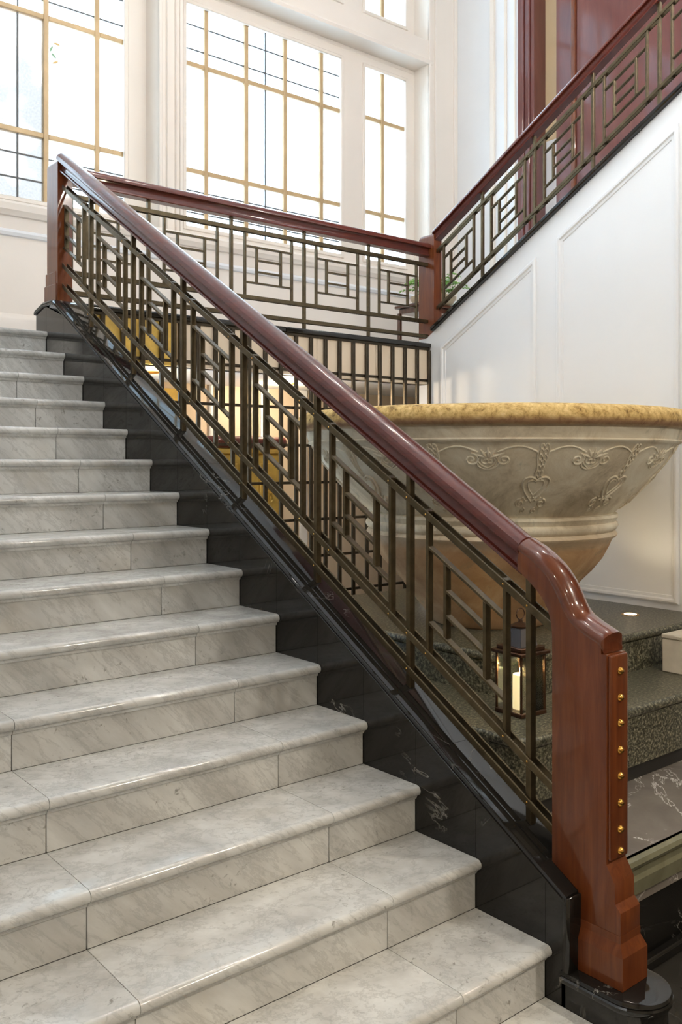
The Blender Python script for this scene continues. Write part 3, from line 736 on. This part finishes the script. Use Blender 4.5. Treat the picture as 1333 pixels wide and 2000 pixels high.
def rad(z):
    for (r0, z0), (r1_, z1) in zip(bprof[21:28], bprof[22:28]):
        if z0 <= z <= z1: return r0 + (r1_ - r0) * (z - z0) / max(1e-6, z1 - z0)
    return bprof[27][0] if z > 1.1 else bprof[21][0]
def on(a, z, off=.004):
    r = rad(z); th = a / 1.12
    rr = r + off
    return Vector((rr * math.cos(th), rr * math.sin(th), z - off * .7))
def spiral(ca, cz, r0, turns, a0, s_, n=26, shrink=.12):
    return [(ca + s_ * r0 * (1 - (1 - shrink) * i / n) * math.cos(a0 + turns * 2 * math.pi * i / n), cz + r0 * .8 * (1 - (1 - shrink) * i / n) * math.sin(a0 + turns * 2 * math.pi * i / n)) for i in range(n + 1)]
v, f = [], []
def stroke(pts, r): tube_into(v, f, [on(a, z, .001) for a, z in pts], (lambda t_: r(t_) * .8) if callable(r) else r * .75, 6)
for i in range(7):                                               # beaded pendant below the rim
    for s_ in (-1, 1): stroke([(s_ * .012 + .010 * math.cos(q), 1.105 - .028 * i + .014 * math.sin(q)) for q in [j * .9 for j in range(7)]], .0055)
for s_ in (-1, 1):
    stroke([(s_ * (.022 + .008 * math.sin(q * .7)), 1.115 - .021 * q) for q in range(10)], .006)
    stroke([(s_ * .03 + s_ * .21 * q / 12, 1.075 + .03 * math.sin(math.pi * q / 12)) for q in range(13)], .007)         # swag arm
    stroke(spiral(s_ * .205, 1.035, .042, 1.6, math.pi / 2, -s_), .007)
    stroke(spiral(s_ * .282, 1.03, .030, 1.3, math.pi / 2, s_), .006)
    stroke([(s_ * (.29 - .05 * math.sin(math.pi * q / 9)), 1.075 - .012 * q * .8) for q in range(10)], .006)
    heart = [(s_ * .075 * math.sin(q) ** 3 * 1.1, .885 + .055 * (1.25 * math.cos(q) - .45 * math.cos(2 * q) - .18 * math.cos(3 * q))) for q in [math.pi * j / 16 for j in range(17)]]
    stroke(heart, .009)
    stroke([(a * .6, .89 + (z - .885) * .6) for a, z in heart], .006)
    stroke(spiral(s_ * .075, .795, .034, 1.5, math.pi / 2, -s_), .008)
    stroke([(s_ * (.01 + .05 * q / 8), .83 - .02 * math.sin(math.pi * q / 8)) for q in range(9)], .007)
    stroke(spiral(s_ * .045, .752, .022, 1.2, math.pi / 2, s_), .006)
scroll = mesh('scroll_relief', v, f, 'bowl_stone', 60)
vd = math.atan2(-1.744745 - BC[1], -2.25203 - BC[0])
v, f = [], []
for q in range(5):                                               # palmette between the pendants
    an = math.pi * (.1 + .2 * q)
    stroke([(.012 * math.cos(an) + .055 * t_ * math.cos(an), 1.045 + .055 * t_ * math.sin(an)) for t_ in [j / 6 for j in range(7)]], lambda t_: .003 + .008 * math.sin(math.pi * min(1, t_ * .9 + .1)))
stroke([(.06 * math.cos(q), 1.02 + .035 * math.sin(q)) for q in [math.pi + math.pi * j / 10 for j in range(11)]], .007)
palm = mesh('palmette_relief', v, f, 'bowl_stone', 60)
for i in range(12):
    a = vd + .255 + i * math.pi / 6
    obj('scroll_relief', scroll, bw, rot=(0, 0, a)); obj('palmette_relief', palm, bw, rot=(0, 0, a + math.pi / 12))

# ================================================================== LANTERN AND BLOCK
lt = thing('candle_lantern', 'dark metal lantern with a lit white candle on the lower granite step', 'lantern', (1.325, 1.18, Z2))
lt.rotation_euler = (0, 0, math.radians(-4))
H = .083
obj('base', box(-H - .008, H + .008, -H - .008, H + .008, 0, .022, 'lantern_metal', .003), lt)
for sx in (-1, 1):
    for sy in (-1, 1): obj('corner_post', box(sx * H - .005, sx * H + .005, sy * H - .005, sy * H + .005, .022, .300, 'lantern_metal', .001), lt)
for ax in (0, 1):
    for s_ in (-1, 1):
        d = (s_ * H - .001, s_ * H + .001); e = (-H + .005, H - .005)
        obj('glass_pane', box(*(d if ax == 0 else e), *(e if ax == 0 else d), .023, .299, 'lantern_glass'), lt)
obj('roof_tray', box(-H - .022, H + .022, -H - .022, H + .022, .300, .318, 'lantern_metal', .003), lt)
obj('roof_tray', box(-H - .002, H + .002, -H - .002, H + .002, .318, .338, 'lantern_metal', .003), lt)
obj('roof_hood', loft([[(-a, -a, z), (a, -a, z), (a, a, z), (-a, a, z)] for a, z in ((.060, .338), (.042, .425))], 'lantern_tin', smooth=None), lt)
obj('chimney_cap', lathe([(.03, .425), (.05, .428), (.052, .436), (.03, .446), (.012, .452), (.010, .466)], 28, 'lantern_metal'), lt)
v, f = [], []; tube_into(v, f, [Vector((.028 * math.cos(q * math.pi / 12), 0, .492 + .028 * math.sin(q * math.pi / 12))) for q in range(25)], .003, 6)
obj('ring_handle', mesh('ring_handle', v, f, 'lantern_metal', 60), lt)
cd = thing('pillar_candle', 'lit white pillar candle inside the dark metal lantern', 'candle', (1.322, 1.175, Z2 + .0222))
obj('wax', lathe([(.001, 0), (.041, 0), (.0415, .01), (.041, .165), (.038, .170), (.031, .160), (.001, .156)], 32, 'candle_wax'), cd)
obj('wick', lathe([(.001, .155), (.0014, .156), (.0014, .174), (.0005, .175)], 8, 'core_dark'), cd)
obj('flame', lathe([(.0005, .168), (.005, .174), (.0075, .184), (.006, .197), (.002, .212), (.0004, .218)], 14, 'flame', 60), cd)
lamp(1.322, 1.175, Z2 + .0222 + .195, 3.5, .012, (1.0, .66, .28))
cbk = thing('stone_block', 'cream stone block standing on the lower granite step by the right edge', 'block', (2.80, 1.09, Z2))
obj('block_body', box(-.13, .13, -.12, .12, 0, .20, 'cream_stone', .006), cbk)
obj('block_top', box(-.134, .134, -.124, .124, .20, .225, 'cream_stone', .006), cbk)

# ================================================================== TABLE AND PLANT ON THE LANDING
tb = thing('side_table', 'small dark wooden table behind the newel on the landing', 'table', (4.58, 4.95, LAND))
obj('table_top', box(-.43, .46, -.2, .2, .735, .765, 'table_wood', .006), tb)
obj('apron', box(-.39, .42, -.17, .17, .68, .735, 'table_wood', .004), tb)
for sx in (-.39, .40):
    for sy in (-.16, .16): obj('leg', box(sx - .018, sx + .018, sy - .018, sy + .018, 0, .69, 'table_wood', .004), tb)
pp = thing('potted_fern', 'green leafy fern in a shallow cream pot on the side table', 'plant', (4.50, 4.93, LAND + .766))
obj('pot', lathe([(.001, 0), (.16, 0), (.20, .02), (.235, .075), (.24, .10), (.228, .104), (.215, .08), (.001, .075)], 36, 'pot_glaze'), pp)
obj('soil', lathe([(.001, .088), (.10, .092), (.218, .084), (.216, .078), (.001, .076)], 30, 'soil'), pp)
lv, lf = [], []
def leaflet(n=1):
    return [(-.0, 0, 0), (.012, .02, .004), (.0, .055, 0), (-.012, .02, .004)]
fr_ = []
for q in range(26):
    an = q * 2.399; ln = .20 + .16 * random.random(); up = .12 + .26 * random.random()
    v, f = [], []
    pts = [Vector((.03 * math.cos(an) + ln * t_ * math.cos(an), .03 * math.sin(an) + ln * t_ * math.sin(an), .09 + up * (1.9 * t_ - 1.35 * t_ * t_))) for t_ in [j / 9 for j in range(10)]]
    tube_into(v, f, pts, .0022, 4)
    for j in range(2, 10):
        for s_ in (-1, 1):
            t = (pts[j] - pts[j - 1]).normalized(); sd = t.cross(Vector((0, 0, 1))).normalized() * s_
            L = .075 * (1 - .06 * j); wv = t * .014
            n0 = len(v); p = pts[j]
            v += [tuple(p), tuple(p + sd * L * .5 + wv + Vector((0, 0, .008))), tuple(p + sd * L + t * .02 - Vector((0, 0, .012))), tuple(p + sd * L * .5 - wv + Vector((0, 0, .008)))]
            f.append((n0, n0 + 1, n0 + 2, n0 + 3))
    obj('frond', mesh('frond', v, f, 'leaf'), pp)

# ================================================================== LOBBY DOWNLIGHTS
for i, (x, y) in enumerate(DOWN):
    wh = ['at the back left', 'at the back centre', 'at the back right', 'nearest the stair on the left', 'nearest the stair on the right', 'at the far right'][i]
    d = thing('ceiling_downlight', 'round brass downlight in the lobby ceiling ' + wh, 'light', (x, y, 4.4), 'lobby downlights')
    obj('ring', lathe([(.09, -.02), (.115, -.014), (.118, 0), (.09, 0)], 28, 'brass'), d)
    obj('bulb', lathe([(.001, -.010), (.085, -.010), (.085, -.001), (.001, -.001)], 28, 'bulb'), d)

ch = thing('fill_chandelier', 'added unseen brass ring with frosted globes hanging over the stair well', 'fill_chandelier', (CHX, CHY, CHZ))
obj('rod', lathe([(.012, .0), (.012, 1.68), (.06, 1.69), (.06, 1.70)], 14, 'brass'), ch)
v, f = [], []; tube_into(v, f, [Vector((.55 * math.cos(q * math.pi / 24), .55 * math.sin(q * math.pi / 24), .13)) for q in range(49)], .018, 8)
obj('ring', mesh('ring', v, f, 'brass', 60), ch)
for i in range(4):
    v, f = [], []; a = i * math.pi / 2 + .2; tube_into(v, f, [Vector((.0, 0, .7)), Vector((.55 * math.cos(a), .55 * math.sin(a), .13))], .007, 6)
    obj('chain', mesh('chain', v, f, 'brass', 60), ch)
for i in range(8):
    a = i * math.pi / 4 + .2
    o = obj('globe', lathe([(.03, .10), (.05, .085), (.062, .06)], 16, 'brass', caps=False), ch); o.location = (.55 * math.cos(a), .55 * math.sin(a), 0)

for i, (x, y) in enumerate(FILL_PEND):
    pn = thing('fill_pendant', 'added unseen pendant lamp hanging in the lobby ' + ('on the left' if i == 0 else 'in the middle'), 'lamp', (x, y, 3.3), 'added lobby pendants')
    obj('shade_ring', lathe([(.10, .07), (.13, .10), (.10, .13), (.03, .16), (.012, .17), (.012, 1.09), (.06, 1.10)], 24, 'brass', caps=False), pn)

for i, (x, y) in enumerate(FILL_SCON):
    sn = thing('fill_sconce', 'added unseen brass sconce over the lobby opening ' + ('on the left', 'in the middle', 'on the right')[i], 'lamp', (x, y, 5.6), 'added sconces over the lobby opening')
    obj('back_plate', box(-.06, .06, -.05, -.03, -.16, .16, 'brass', .008), sn)
    obj('arm', box(-.012, .012, -.03, .10, -.15, -.13, 'brass', .003), sn)
    o = obj('cup', lathe([(.02, -.13), (.05, -.12), (.07, -.10), (.066, -.10), (.02, -.12)], 20, 'brass'), sn); o.location = (0, .12, 0)
